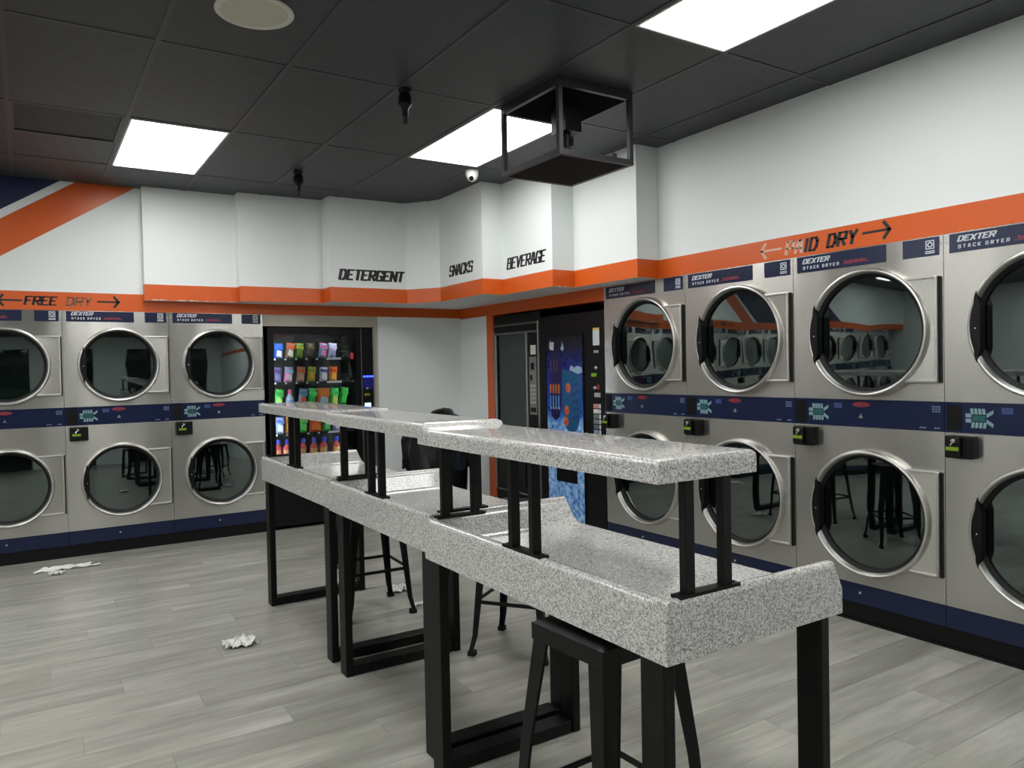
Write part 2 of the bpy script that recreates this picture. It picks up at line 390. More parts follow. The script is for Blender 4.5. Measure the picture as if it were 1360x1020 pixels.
chip.build('chipped_paint', WHITE, bk)

# --- unseen walls that close the room
struct(MB().box(XL - .1, XL, YF - .1, YA + .9, 0, ZC + .1).build('wall_left', WHITE))
wins = [(-4.4, -2.9), (-2.3, -.95), (-.75, .58), (2.05, 3.1)]
wf = MB().box(XL, XB + .9, YF - .1, YF, 2.45, ZC + .1); xx = XL
for a, b in wins + [(XB + .9, XB + .9)]: wf.box(xx, a, YF - .1, YF, 0, 2.45); xx = b
struct(wf.build('wall_front', WHITE))
NIGHT = mat('dark_night_glass', srgb(8, 10, 13), .05)
for k, (a, b) in enumerate(wins):
    wo = struct(MB().box(a, b, YF - .06, YF - .05, .05, 2.45).build('window_%d' % (k + 1), NIGHT))
    MB().box(a, b, YF - .08, YF - .02, 0, .05).box(a, a + .05, YF - .08, YF - .02, .05, 2.45).box(b - .05, b, YF - .08, YF - .02, .05, 2.45).build('window_frame', BLACKM, wo)
# plinths under the dryers
struct(MB().box(LX0 - 6 * LW, VX0 - .003, YA + .012, YA + .05, 0, LZ['k0']).build('baseboard_back', BLACKPL))
struct(MB().box(XB + .012, XB + .05, RY0 - 4 * RW, RY0, 0, RZ['k0'] ).box(XB + .002, XB + .05, RY0 - 4 * RW, RY0, 0, .012).build('baseboard_right', BLACKPL))

# ------------------------------------------------------------------ stack dryers
def plate_hole(x0, x1, z0, z1, cx, cz, r, y, t):
    mb = MB(); an = [2 * math.pi * k / 56 for k in range(56)]
    cor = [(x1, z1), (x0, z1), (x0, z0), (x1, z0)]
    an += [math.atan2(c[1] - cz, c[0] - cx) % (2 * math.pi) for c in cor]; an.sort()
    v = []
    for a in an:
        c, s = math.cos(a), math.sin(a)
        tt = min([((x1 if c > 0 else x0) - cx) / c if abs(c) > 1e-9 else 1e9, ((z1 if s > 0 else z0) - cz) / s if abs(s) > 1e-9 else 1e9])
        v += [(cx + r * c, y, cz + r * s), (cx + tt * c, y, cz + tt * s), (cx + tt * c, y + t, cz + tt * s), (cx + r * c, y + t, cz + r * s)]
    n = len(an); f = []
    for k in range(n):
        a, b = 4 * k, 4 * ((k + 1) % n)
        f += [(a, b, b + 1, a + 1), (a + 1, b + 1, b + 2, a + 2), (a + 3, b + 3, b, a)]
    return mb.add(v, f)

def make_dryer(W, Z, cx, czs, R, hx, hz, name='stack_dryer'):
    t = thing(name, '', 'dryer'); g = .0015
    # cabinet shell behind the front panels
    MB().box(g, W - g, .35, .75, Z['k0'], Z['u1'] - .004).box(g, g + .004, .03, .35, Z['k0'], Z['u1'] - .004).box(W - g - .004, W - g, .03, .35, Z['k0'], Z['u1'] - .004).box(g, W - g, .03, .35, Z['u1'] - .008, Z['u1'] - .004).build('cabinet', BLACKPL, t)
    kp = MB().box(g, W - g, 0, .03, Z['k0'] + .002, Z['k1'] - .001).build('kick_panel', NAVY, t)
    MB().lathe([(0, -.008), (.007, -.007), (.009, 0)], 12, 'y', (W * .47, 0, (Z['k0'] + Z['k1']) / 2 + .008)).build('knob', CHROME, kp, True)
    for (z0, z1), cz, nm in (((Z['k1'], Z['l1']), czs[0], 'lower_panel'), ((Z['b1'], Z['u1']), czs[1], 'upper_panel')):
        p = plate_hole(g, W - g, z0 + .001, z1 - .001, cx, cz, R - .035, 0, .03).build(nm, STEEL, t)
        for zz in (z0 + .035, z1 - .045):
            for xx in (.012, W - .012): MB().lathe([(0, -.003), (.004, -.0025), (.0055, 0)], 8, 'y', (xx, 0, zz)).build('screw', CHROME, p, True)
        # door: ring, gasket, glass, grip
        d = MB().lathe([(R - .03, .008), (R - .001, .004), (R, -.010), (R - .002, -.034), (R - .008, -.044), (R - .014, -.046), (R - .020, -.043), (R - .025, -.032), (R - .030, -.014), (R - .030, -.004)], 72, 'y', (cx, 0, cz), close=True).build('door', STEELR, t, True)
        MB().lathe([(R - .028, -.018), (R - .034, -.016), (R - .047, -.006), (R - .047, .014), (R - .028, .014)], 64, 'y', (cx, 0, cz), close=True).build('gasket', RUBBER, d, True)
        MB().lathe([(0, .001), (R * .5, .002), (R - .044, .006)], 64, 'y', (cx, 0, cz)).build('door_glass', DOORGLASS, d, True)
        hd = []
        for k in range(13):
            a = math.pi - .52 + 1.04 * k / 12; rr = .935 + (.03 if k in (1, 11) else 0) + (.045 if k in (0, 12) else 0); hd.append((rr * math.cos(a), rr * math.sin(a)))
        hd += [(-.83, -.40), (-.80, -.30), (-.80, .30), (-.83, .40)]
        MB().prism([(cx + a * R, cz + b * R) for a, b in hd], -.052, -.002, 'y').build('handle', BLACKPL, d)
        MB().lathe([(0, -.003), (.004, -.002), (.005, 0)], 8, 'y', (cx - .86 * R, -.052, cz - .02 * R)).build('screw', CHROME, d, True)
        # drum behind the glass
        MB().lathe([(R - .04, .032), (R - .04, .33), (R - .12, .345), (.05, .345), (0, .34)], 40, 'y', (cx, 0, cz)).build('drum', DRUM, t, True)
        # hinge housing at the right of the door
        a0 = math.asin(hz / R); arc = [(cx + .985 * R * math.cos(a0 - 2 * a0 * k / 12), cz + .985 * R * math.sin(a0 - 2 * a0 * k / 12)) for k in range(13)]
        hp = MB().prism(arc + [(hx, cz - hz), (hx, cz + hz)], -.016, 0, 'y'); xq = cx + .6 * R
        hp.v = [(a, b if b == 0 else -.030 + .016 * (a - xq) / (hx - xq), c) for a, b, c in hp.v]; hp = hp.build('hinge_plate', STEEL, t)
        rim = MB().bevbox(hx - .014, hx, -.028, -.008, cz - hz, cz + hz, .004)
        xi = cx + .985 * R * math.cos(a0)
        rim.bevbox(xi, hx - .010, -.032, -.010, cz + hz - .010, cz + hz + .002, .003).bevbox(xi, hx - .010, -.032, -.010, cz - hz - .002, cz - hz + .010, .003)
        rim.build('plate_rim', STEELR, hp)
        MB().box(hx, hx + .009, -.012, 0, cz - hz - .004, cz + hz - .004).build('hinge', BLACKPL, t)
    # control band
    zb0, zb1 = Z['l1'], Z['b1']; zm = (zb0 + zb1) / 2
    b = MB().box(g, W - g, -.004, .03, zb0 + .001, zb1 - .001).build('control_band', NAVY, t)
    MB().box(.012, .085, -.0055, -.004, zb0 + .012, zb1 - .012).build('bezel', BLACKPL, b)
    kx = .165; k = MB()
    for q in range(4):
        for s in (-1, 1):
            x = kx - .030 + q * .018; z = zm + s * .033
            k.prism([(x - .0065, z - .014), (x + .0065, z - .014), (x + .0065 - s * .004, z + .014), (x - .0065 - s * .004, z + .014)], -.0065, -.004, 'y')
    for s in (-1, 1):
        k.box(kx - .062, kx - .036, -.0065, -.004, zm + s * .003, zm + s * .022)
        k.prism([(kx + .034, zm + s * .004), (kx + .064, zm + s * .024), (kx + .064, zm + s * .042), (kx + .034, zm + s * .022)], -.0065, -.004, 'y')
    k.build('keypad', TEALP, b)
    MB().box(kx - .03, kx + .028, -.006, -.004, zm - .014, zm + .014).build('display', TEALD, b)
    e = [(W * .49 + .052 * math.cos(a), zb1 - .026 + .014 * math.sin(a)) for a in [2 * math.pi * q / 20 for q in range(20)]]
    MB().prism(e, -.0052, -.004, 'y').build('emblem', PRINTR, b)
    MB().prism([(W * .49 - .013, zm - .026), (W * .49 + .013, zm - .026), (W * .49, zm)], -.008, -.004, 'y').build('lock', CHROME, b)
    pr = MB()
    for q in range(3):
        for s in range(3): pr.box(W - .06 + q * .015, W - .049 + q * .015, -.0048, -.004, zb1 - .022 - s * .012, zb1 - .029 - s * .012)
    pr.build('print', mat('faint_print', srgb(96, 108, 140), .5), b); pr = MB()
    for q in range(3): pr.box(W - .125 + q * .012, W - .116 + q * .012, -.0048, -.004, zb0 + .012, zb0 + .02)
    pr.build('print', mat('faint_print', (0, 0, 0, 1)), b); pr = MB()
    for q in range(2): pr.box(W - .05 + q * .016, W - .038 + q * .016, -.0048, -.004, zb0 + .012, zb0 + .02)
    pr.build('print', mat('faint_print', srgb(120, 132, 165), .5), b)
    MB().box(kx + .10, kx + .15, -.0046, -.004, zb1 - .05, zb1 - .02).build('notice', mat('faint_notice', srgb(44, 58, 108), .5), b)
    # name plate and icon plate
    zp0, zp1 = Z['u1'] - .098, Z['u1'] - .006
    if W < .85: zp0, zp1 = Z['u1'] - .088, Z['u1'] - .004
    px0, px1 = .03, W * .66
    n = MB().box(px0, px1, -.003, 0, zp0, zp1).build('name_plate', NAVY, t)
    f_ = lambda x, z: ((x, -.003, z), (1, 0, 0), (0, 0, 1), (0, -1, 0)); pw = px1 - px0
    lettering('DEXTER', pw * .30, .024, f_(px0 + pw * .075, zp0 + .052), bold=.34, thin=.2, slant=.4, gap=.4).build('lettering', PRINTW, n)
    lettering('STACK', pw * .185, .015, f_(px0 + pw * .08, zp0 + .019), bold=.26, thin=.18, slant=.05, gap=1.3).build('lettering', PRINTW, n)
    lettering('DRYER', pw * .185, .015, f_(px0 + pw * .31, zp0 + .019), bold=.26, thin=.18, slant=.05, gap=1.3).build('lettering', PRINTW, n)
    sc = MB()
    for q in range(12): sc.box(px0 + pw * (.56 + q * .02), px0 + pw * (.575 + q * .02), -.0038, -.003, zp0 + .024, zp0 + (.036 if q % 3 else .04))
    sc.box(px0 + pw * .53, px0 + pw * .83, -.0036, -.003, zp0 + .019, zp0 + .022)
    sc.build('script_print', PRINTR, n)
    i = MB().box(W * .765, W - .02, -.003, 0, zp0, zp1).build('icon_plate', NAVY, t)
    ic = W - .065; ii = MB(); zz = zp0 + .056
    for s in (-1, 1): ii.box(ic - .022, ic + .022, -.0042, -.003, zz + s * .022, zz + s * .017); ii.box(ic + s * .022, ic + s * .017, -.0042, -.003, zz - .022, zz + .022)
    ii.lathe([(.008, -.0042), (.014, -.0042), (.014, -.003), (.008, -.003)], 16, 'y', (ic, 0, zz), close=True)
    ii.box(ic - .024, ic + .024, -.0042, -.003, zp0 + .012, zp0 + .017).box(ic - .024, ic + .024, -.0042, -.003, zp0 + .021, zp0 + .026)
    ii.build('icon', PRINTW, i)
    # coin box
    cb = MB().bevbox(.028, .158, -.055, 0, zb0 - .122, zb0 - .012, .006)
    cb.bevbox(.038, .110, -.075, -.05, zb0 - .112, zb0 - .014, .006).build('coin_box', BLACKPL, t)
    cbo = [c for c in t.children if c.name.startswith('coin_box')][-1]
    MB().box(.044, .104, -.0775, -.074, zb0 - .082, zb0 - .064).build('label', LIME, cbo)
    MB().lathe([(0, -.018), (.009, -.017), (.012, -.012), (.012, 0)], 16, 'y', (.082, -.074, zb0 - .034)).rod((.066, -.078, zb0 - .056), (.078, -.078, zb0 - .04), .004).build('coin_slot', CHROME, cbo, True)
    return t

dR = make_dryer(RW, RZ, .4715, (.618, 1.600), .347, .858, .265)
labR = ['stainless stack dryer standing right next to the blue beverage machine',
        'second stainless stack dryer from the beverage machine, below the worn pale arrow',
        'stainless stack dryer right below the black arrow after PAID DRY',
        'rightmost stainless stack dryer, cut off by the right picture edge']
for k in range(4):
    o = dR if k == 0 else dup(dR)
    o.location = (XB, RY0 - k * RW, 0); o.rotation_euler = (0, 0, -math.pi / 2); o['label'] = labR[k]; o['group'] = 'stack dryers on the paid dry wall'
dL = make_dryer(LW, LZ, .399, (.595, 1.538), .303, .768, .234)
labL = {1: 'stainless stack dryer directly left of the detergent vending machine',
        0: 'stainless stack dryer under the right arrow of FREE DRY, second from the detergent machine',
        -1: 'leftmost stainless stack dryer, cut off by the left picture edge'}
for k in range(1, -7, -1):
    o = dL if k == 1 else dup(dL)
    o.location = (LX0 + k * LW, YA, 0)
    o['label'] = labL.get(k, 'stack dryer further along the free dry wall, seen only mirrored in the dryer doors opposite')
    o['group'] = 'stack dryers on the free dry wall' if k >= -1 else 'mirrored stack dryers beyond the left picture edge'

# ------------------------------------------------------------------ folding tables
def hfield(xs, ys, hf, zb):
    mb = MB(); nx, ny = len(xs), len(ys)
    v = [(x, y, hf(x, y)) for y in ys for x in xs]
    f = [(j * nx + i, j * nx + i + 1, (j + 1) * nx + i + 1, (j + 1) * nx + i) for j in range(ny - 1) for i in range(nx - 1)]
    ring = [i for i in range(nx)] + [j * nx + nx - 1 for j in range(1, ny)] + [(ny - 1) * nx + i for i in range(nx - 2, -1, -1)] + [j * nx for j in range(ny - 2, 0, -1)]
    n = len(ring); o = len(v)
    v += [(v[i][0], v[i][1], v[i][2] - .003) for i in ring]; v += [(v[i][0], v[i][1], zb + .004) for i in ring]; v += [(v[i][0], v[i][1], zb) for i in ring]
    f += [(ring[k], o + k, o + (k + 1) % n, ring[(k + 1) % n]) for k in range(n)]
    for q in range(2): f += [(o + q * n + k, o + (q + 1) * n + k, o + (q + 1) * n + (k + 1) % n, o + q * n + (k + 1) % n) for k in range(n)]
    f.append(tuple(range(o + 2 * n, o + 3 * n)))
    return mb.add(v, f)
def lerp_tab(tab, d):
    if d <= tab[0][0]: return tab[0][1]
    for (a, p), (b, q) in zip(tab, tab[1:]):
        if d <= b: return p + (q - p) * (d - a) / (b - a)
    return tab[-1][1]
RIM = [(0, .84), (.0015, .91), (.005, .97), (.010, .995), (.015, 1), (.022, 1), (.028, .985), (.033, .94), (.038, .86), (.070, .16), (.076, .075), (.084, .022), (.094, 0)]
KN = [d for d, _ in RIM]
def make_table(L, label, x, y, dz, legs, rim=0, W=.645):
    t = thing('folding_table', label, 'table', (x, y, 0), group='speckled folding tables in a row')
    zt, zf, zb = .915 + dz, .832 + dz, .772 + dz
    xs = KN + [.14, .2, .3, .4, .5, W - .085, W - .06, W - .036, W - .032, W - .024, W - .016, W - .008, W - .003, W]
    ys = KN + [.16, .3, L / 2, L - .3, L - .16] + [L - d for d in KN[::-1]]
    def hf(px, py):
        e = min(1, max(0, (W + .004 - px) / .036))
        h = max(lerp_tab(RIM, px), lerp_tab(RIM, py) * e, lerp_tab(RIM, L - py) * e)
        edge = -.004 if px >= W - .001 else (-.001 if px > W - .008 else 0)
        return zf + (zt - zf) * h + edge
    hfield(xs, ys, hf, zb).build('tray', GRANITE, t, True)
    # two rectangular steel frames
    for q, yc in enumerate(legs):
        for xc in (.038, W - .030):
            MB().bevbox(xc - .018, xc + .018, yc - .04, yc + .04, 0, zb, .004).build('leg', BLACKM, t)
        MB().bevbox(.056, W - .056, yc - .04, yc + .04, .004, .05, .004).build('foot_rail', BLACKM, t)
        if q:
            g = MB().bevbox(.056, W - .056, yc - .04, yc + .04, zb - .022, zb, .003)
            for sg, xc in ((1, .056), (-1, W - .056)):
                g.prism([(xc, zb - .022), (xc, zb - .06), (xc + sg * .008, zb - .038), (xc + sg * .035, zb - .022)], yc - .04, yc + .04, 'y')
            g.build('top_rail', BLACKM, t)
    # shelf on paired posts
    SW, zs = .325, 1.24 + dz * 1.6
    sx = [0, .0015, .005, .010, .016, .16, SW - .016, SW - .010, SW - .005, SW - .0015, SW]; sy = [0, .0015, .005, .010, .016, .2, L / 2, L - .10, L - .07, L - .055, L - .045, L - .03, L - .016, L - .010, L - .005, L - .0015, L]
    def hs(px, py):
        e = min(px, SW - px, py, L - py); r = -.014 * lerp_tab([(0, 1), (.0015, .55), (.005, .2), (.010, .04), (.016, 0)], e)
        return zs + r + rim * lerp_tab([(0, .95), (.012, 1), (.03, 1), (.045, .6), (.055, .25), (.07, .06), (.10, 0)], L - py) - .0
    sh = hfield(sx, sy, hs, zs - .055).build('shelf', GRANITE, t, True)
    sh.location = (-.022 if rim else -.008, -.004, 0)
    def post(px, py, along):
        for s in (-1, 1):
            a, b = (px + s * .062, py) if along == 'x' else (px, py + s * .055)
            MB().bevbox(a - .015, a + .015, b - .011, b + .011, zt, zs - .05, .002).build('shelf_post', BLACKM, t)
        if along == 'x': p = MB().box(px - .1, px + .1, py - .016, py + .016, zt - .002, zt + .006)
        else: p = MB().box(px - .016, px + .016, py - .1, py + .1, zt - .002, zt + .006)
        for s in (-1, 1):
            c = (px + s * .09, py, zt + .006) if along == 'x' else (px, py + s * .09, zt + .006)
            p.lathe([(0, .004), (.005, .003), (.006, 0)], 8, 'z', c)
        p.build('post_foot', BLACKM, t)
    post(.15, .02, 'x'); post(.02, L / 2 - .01, 'y'); post(.135, L - .02, 'x')
    return t
make_table(1.222, 'nearest speckled grey folding table with black legs and raised shelf', 1.19, 1.245, 0, (.072, 1.195), .02)
make_table(1.09, 'middle speckled grey folding table between the two others of the row', 1.215, 2.478, .008, (.075, 1.0))
make_table(1.262, 'farthest speckled grey folding table, nearest the detergent vending machine', 1.222, 3.578, .012, (.115, 1.225))

# ------------------------------------------------------------------ metal stools
def make_stool(label, x, y, rz, h=.752, a=.146, base=.207):
    t = thing('metal_stool', label, 'stool', (x, y, 0), rz, group='black metal bar stools')
    ss = [-a, -a + .012, -a + .03, -.05, .05, a - .03, a - .012, a]
    def hf(px, py):
        d = min(a - abs(px), a - abs(py)); r = math.hypot(px, py)
        return h - (.010 if d <= 0 else (.002 if d < .02 else 0)) - (.006 if r < .1 else 0)
    hfield(ss, ss, hf, h - .055).build('seat', BLACKM, t, True)
    for sx in (-1, 1):
        for sy in (-1, 1):
            # folded sheet leg: L-section, wide at the top, narrow and kicked out at the foot
            secs = [(h - .05, a - .004, .056), (h * .55, a + (base - a) * .42, .042), (.10, base - .014, .028), (.03, base, .024), (0, base + .002, .026)]
            mb = MB(); v = []
            for z, c, wd in secs:
                cx, cy = sx * c, sy * c; th = .004
                pl = [(cx - sx * wd, cy), (cx, cy), (cx, cy - sy * wd), (cx - sx * th, cy - sy * wd), (cx - sx * th, cy - sy * th), (cx - sx * wd, cy - sy * th)]
                v += [(p[0], p[1], z) for p in pl]
            f = [(0, 1, 2, 3, 4, 5), tuple(24 + k for k in range(6))[::-1]]
            for k in range(4):
                for q in range(6): f.append((k * 6 + q, k * 6 + (q + 1) % 6, k * 6 + 6 + (q + 1) % 6, k * 6 + 6 + q))
            leg = mb.add(v, f).build('leg', BLACKM, t)
            MB().bevbox(sx * (base + .004), sx * (base - .028), sy * (base + .004), sy * (base - .028), 0, .022, .003).build('foot_cap', RUBBER, leg)
    zr = .27; c = a + (base - a) * .66 - .008
    for s in (-1, 1):
        MB().box(-c, c, s * c - .003, s * c + .003, zr - .009, zr + .009).build('rung', BLACKM, t)
        MB().box(s * c - .003, s * c + .003, -c, c, zr - .009, zr + .009).build('rung', BLACKM, t)
    return t
make_stool('black metal stool tucked under the nearest folding table', 1.318, 1.612, .05)
make_stool('black metal stool standing on the far right side of the middle table', 2.135, 3.30, .62)
make_stool('black metal stool under the farthest table, beside a paper scrap', 1.725, 4.345, -.06)

# ------------------------------------------------------------------ detergent vending machine (lit)
def vend_detergent():
    t = thing('vending_machine', 'lit black detergent vending machine with rows of colourful packs', 'vending machine', (VX0 + .034, YA, 0))
    W, Ht, D = VX1 - VX0 - .038, 1.862, .78; z0 = .03
    gl, gr, gb, gt = .055, .845, .565, 1.80          # window
    c = MB().box(0, W, D - .02, D, z0, Ht).box(0, .02, .02, D, z0, Ht).box(W - .02, W, .02, D, z0, Ht).box(0, W, .02, D, Ht - .02, Ht).box(0, W, .02, D, z0, z0 + .02)
    c.box(gr + .03, gr + .042, .03, .5, z0, Ht).box(.02, gr, .45, .46, z0, Ht).box(.02, gr, .03, .45, .52, .535)
    c.build('cabinet', BLACKPL, t)
    d = MB().box(0, gl, 0, .03, z0, Ht).box(gr, gr + .045, -.004, .03, z0, Ht).box(gl, gr, 0, .03, gt, Ht).box(gl, gr, 0, .03, z0, gb).build('door_frame', BLACKPL, t)
    MB().box(gr + .045, gr + .052, -.012, .03, z0, Ht).build('door_trim', mat('dark_grey_trim', srgb(84, 84, 82), .4), d)
    MB().box(gl + .1, gr - .1, -.006, 0, .16, .42).build('delivery_flap', BLACKM, d)
    MB().box(gl, gr, .014, .018, gb, gt).build('window_glass', CLEARGLASS, t)
    cp = MB().box(gr + .052, W, -.008, .03, z0, Ht).build('control_panel', BLACKPL, t)
    MB().box(W - .012, W, -.014, -.008, z0, Ht).build('edge_trim', SILVER, cp)
    bl = mat('blue_led', srgb(30, 40, 230), .4, emit=srgb(40, 60, 255), es=4.0)
    for q in range(4): MB().box(gr + .062 + q * .028, gr + .084 + q * .028, -.012, -.008, 1.385, 1.400).build('led', bl, cp)
    MB().box(gr + .062, W - .016, -.010, -.008, 1.27, 1.38).build('blue_plate', mat('glowing_blue_plate', srgb(16, 18, 110), .4, emit=srgb(20, 24, 150), es=.03), cp)
    MB().lathe([(0, -.014), (.012, -.012), (.014, 0)], 14, 'y', (gr + .10, -.008, 1.275)).build('coin_slot', CHROME, cp, True)
    MB().box(gr + .07, gr + .125, -.0105, -.008, 1.205, 1.228).build('label', mat('olive_label', srgb(120, 125, 30), .5), cp)
    MB().box(gr + .072, gr + .135, -.014, -.008, 1.075, 1.135).build('card_reader', mat('lit_card_screen', srgb(170, 215, 210), .3, emit=srgb(170, 225, 215), es=.9), cp)
    MB().box(gr + .075, gr + .13, -.012, -.008, .86, .885).build('keypad', mat('grey_keypad', srgb(60, 60, 62), .4), cp)
    # shelves, front rails with price tags, coils
    tagm = mat('price_tag', srgb(196, 200, 206), .4); coilm = mat('dark_coil_wire', srgb(70, 70, 74), .35, .9)
    for z, n, xr in zip((1.575, 1.352, 1.113, .872, .645), (6, 6, 7, 6, 6), (.70,) * 5):
        s = MB().box(.025, gr - .01, .075, .44, z - .006, z).box(.025, xr + .02, .070, .076, z - .016, z + .004).build('shelf', BLACKPL, t)
        for q in range(7):
            MB().box(.07 + q * .1, .088 + q * .1, .066, .0705, z - .013, z + .002).build('price_tag', tagm, s)
        MB().box(xr - .12, xr + .015, .064, .0705, z - .013, z + .006).build('price_rail', tagm, s)
        for q in ((0, 1) if z != 1.113 else ()):
            cm = MB(); R = .034
            pts = [(xr + .05 + q * .042 + R * math.cos(a), .1 + a * .0075, z + .04 + R * math.sin(a)) for a in [k * math.pi / 5 for k in range(21)]]
            for a, b in zip(pts, pts[1:]): cm.rod(a, b, .0016, 5)
            cm.build('coil', coilm, s)
    # its own lamp strips inside the door frame
    lm = mat('vending_lamp', (1, 1, 1, 1), .4, emit=(.93, .97, 1, 1), es=15)
    MB().box(gl - .012, gl - .004, .036, .05, .60, 1.72).build('lamp_strip', lm, t)
    MB().box(gr + .015, gr + .023, .036, .05, .60, 1.72).build('lamp_strip', lm, t)
    MB().box(gl + .05, gr - .05, .034, .048, 1.812, 1.822).build('lamp_strip', lm, t)
    MB().box(gr - .055, gr - .025, .0125, .014, 1.565, 1.625).build('window_sticker', mat('red_sticker', srgb(190, 60, 60), .5), t)
    return t
vend_detergent()

def pmat(c): return mat('pack_%02x%02x%02x' % c, srgb(*c), .35)
def pouch(label, x, z, w, h, c1, c2, c3, lean):
    """sealed pillow pouch with a print band: top-level thing with its label and seal as parts"""
    t = thing('detergent_pouch', label, 'pouch', (x, YA + .135, z + w / 2 * math.sin(lean)), 0, 'packs in the detergent vending machine')
    t.rotation_euler = (.08, lean, 0)
    mb = MB(); n = 7; v = []
    for k in range(n):
        f = k / (n - 1); th = .004 + .026 * math.sin(math.pi * min(1, f * .92 + .04)) ** .6; ww = w / 2 * (1 - .06 * math.sin(math.pi * f))
        v += [(-ww, 0, f * h), (-ww * .5, -th, f * h), (ww * .5, -th, f * h), (ww, 0, f * h), (ww * .5, th, f * h), (-ww * .5, th, f * h)]
    fc = [tuple(range(6)), tuple(6 * (n - 1) + k for k in range(6))[::-1]]
    for k in range(n - 1):
        for q in range(6): fc.append((k * 6 + q, k * 6 + (q + 1) % 6, k * 6 + 6 + (q + 1) % 6, k * 6 + 6 + q))
    b = mb.add(v, fc).build('pack_body', pmat(c1), t, True)
    MB().prism([(-w * .30, h * .18), (w * .34, h * .10), (w * .30, h * .52), (-w * .22, h * .60)], -.0325, -.026, 'y').build('print_patch', pmat(c2), b)
    MB().prism([(-w * .44, h * .70), (w * .44, h * .62), (w * .45, h * .86), (-w * .45, h * .90)], -.0275, -.012, 'y').build('print_band', pmat(c3), b)
    MB().box(-w * .5, w * .5, -.003, .003, h * .97, h * 1.05).build('seal', pmat(c3), t)
def bottle(label, x, z, w, h, c1, c2, c3, lean, cat='bottle'):
    t = thing('detergent_bottle', label, cat, (x, YA + .135, z + w / 2 * math.sin(lean)), 0, 'packs in the detergent vending machine')
    t.rotation_euler = (0, lean, 0); r = w / 2
    mb = MB(); prof = [(0, 0), (r * .9, 0), (r, h * .04), (r, h * .45), (r * .8, h * .58), (r * .45, h * .70), (r * .42, h * .74), (0, h * .74)]
    mb.lathe(prof, 18); mb.v = [(a, b * .62, c) for a, b, c in mb.v]; mb.build('body', pmat(c1), t, True)
    cm = MB().lathe([(0, h * .74), (r * .55, h * .74), (r * .5, h * .97), (r * .38, h), (0, h)], 14); cm.v = [(a, b * .8, c) for a, b, c in cm.v]; cm.build('cap', pmat(c3), t, True)
    lb = MB(); v = []
    for k in range(7):
        a = math.pi * (1.22 + .56 * k / 6); v += [(1.01 * r * math.cos(a), 1.02 * r * .62 * math.sin(a) - .001, zz) for zz in (h * .1, h * .42)]
    lb.add(v, [(2 * k, 2 * k + 2, 2 * k + 3, 2 * k + 1) for k in range(6)]).build('label', pmat(c2), t, True)
PX = lambda px: (1.908 + (px - 363) * .00714) * 1.019
SH = (1.577, 1.354, 1.115, .874, .647)
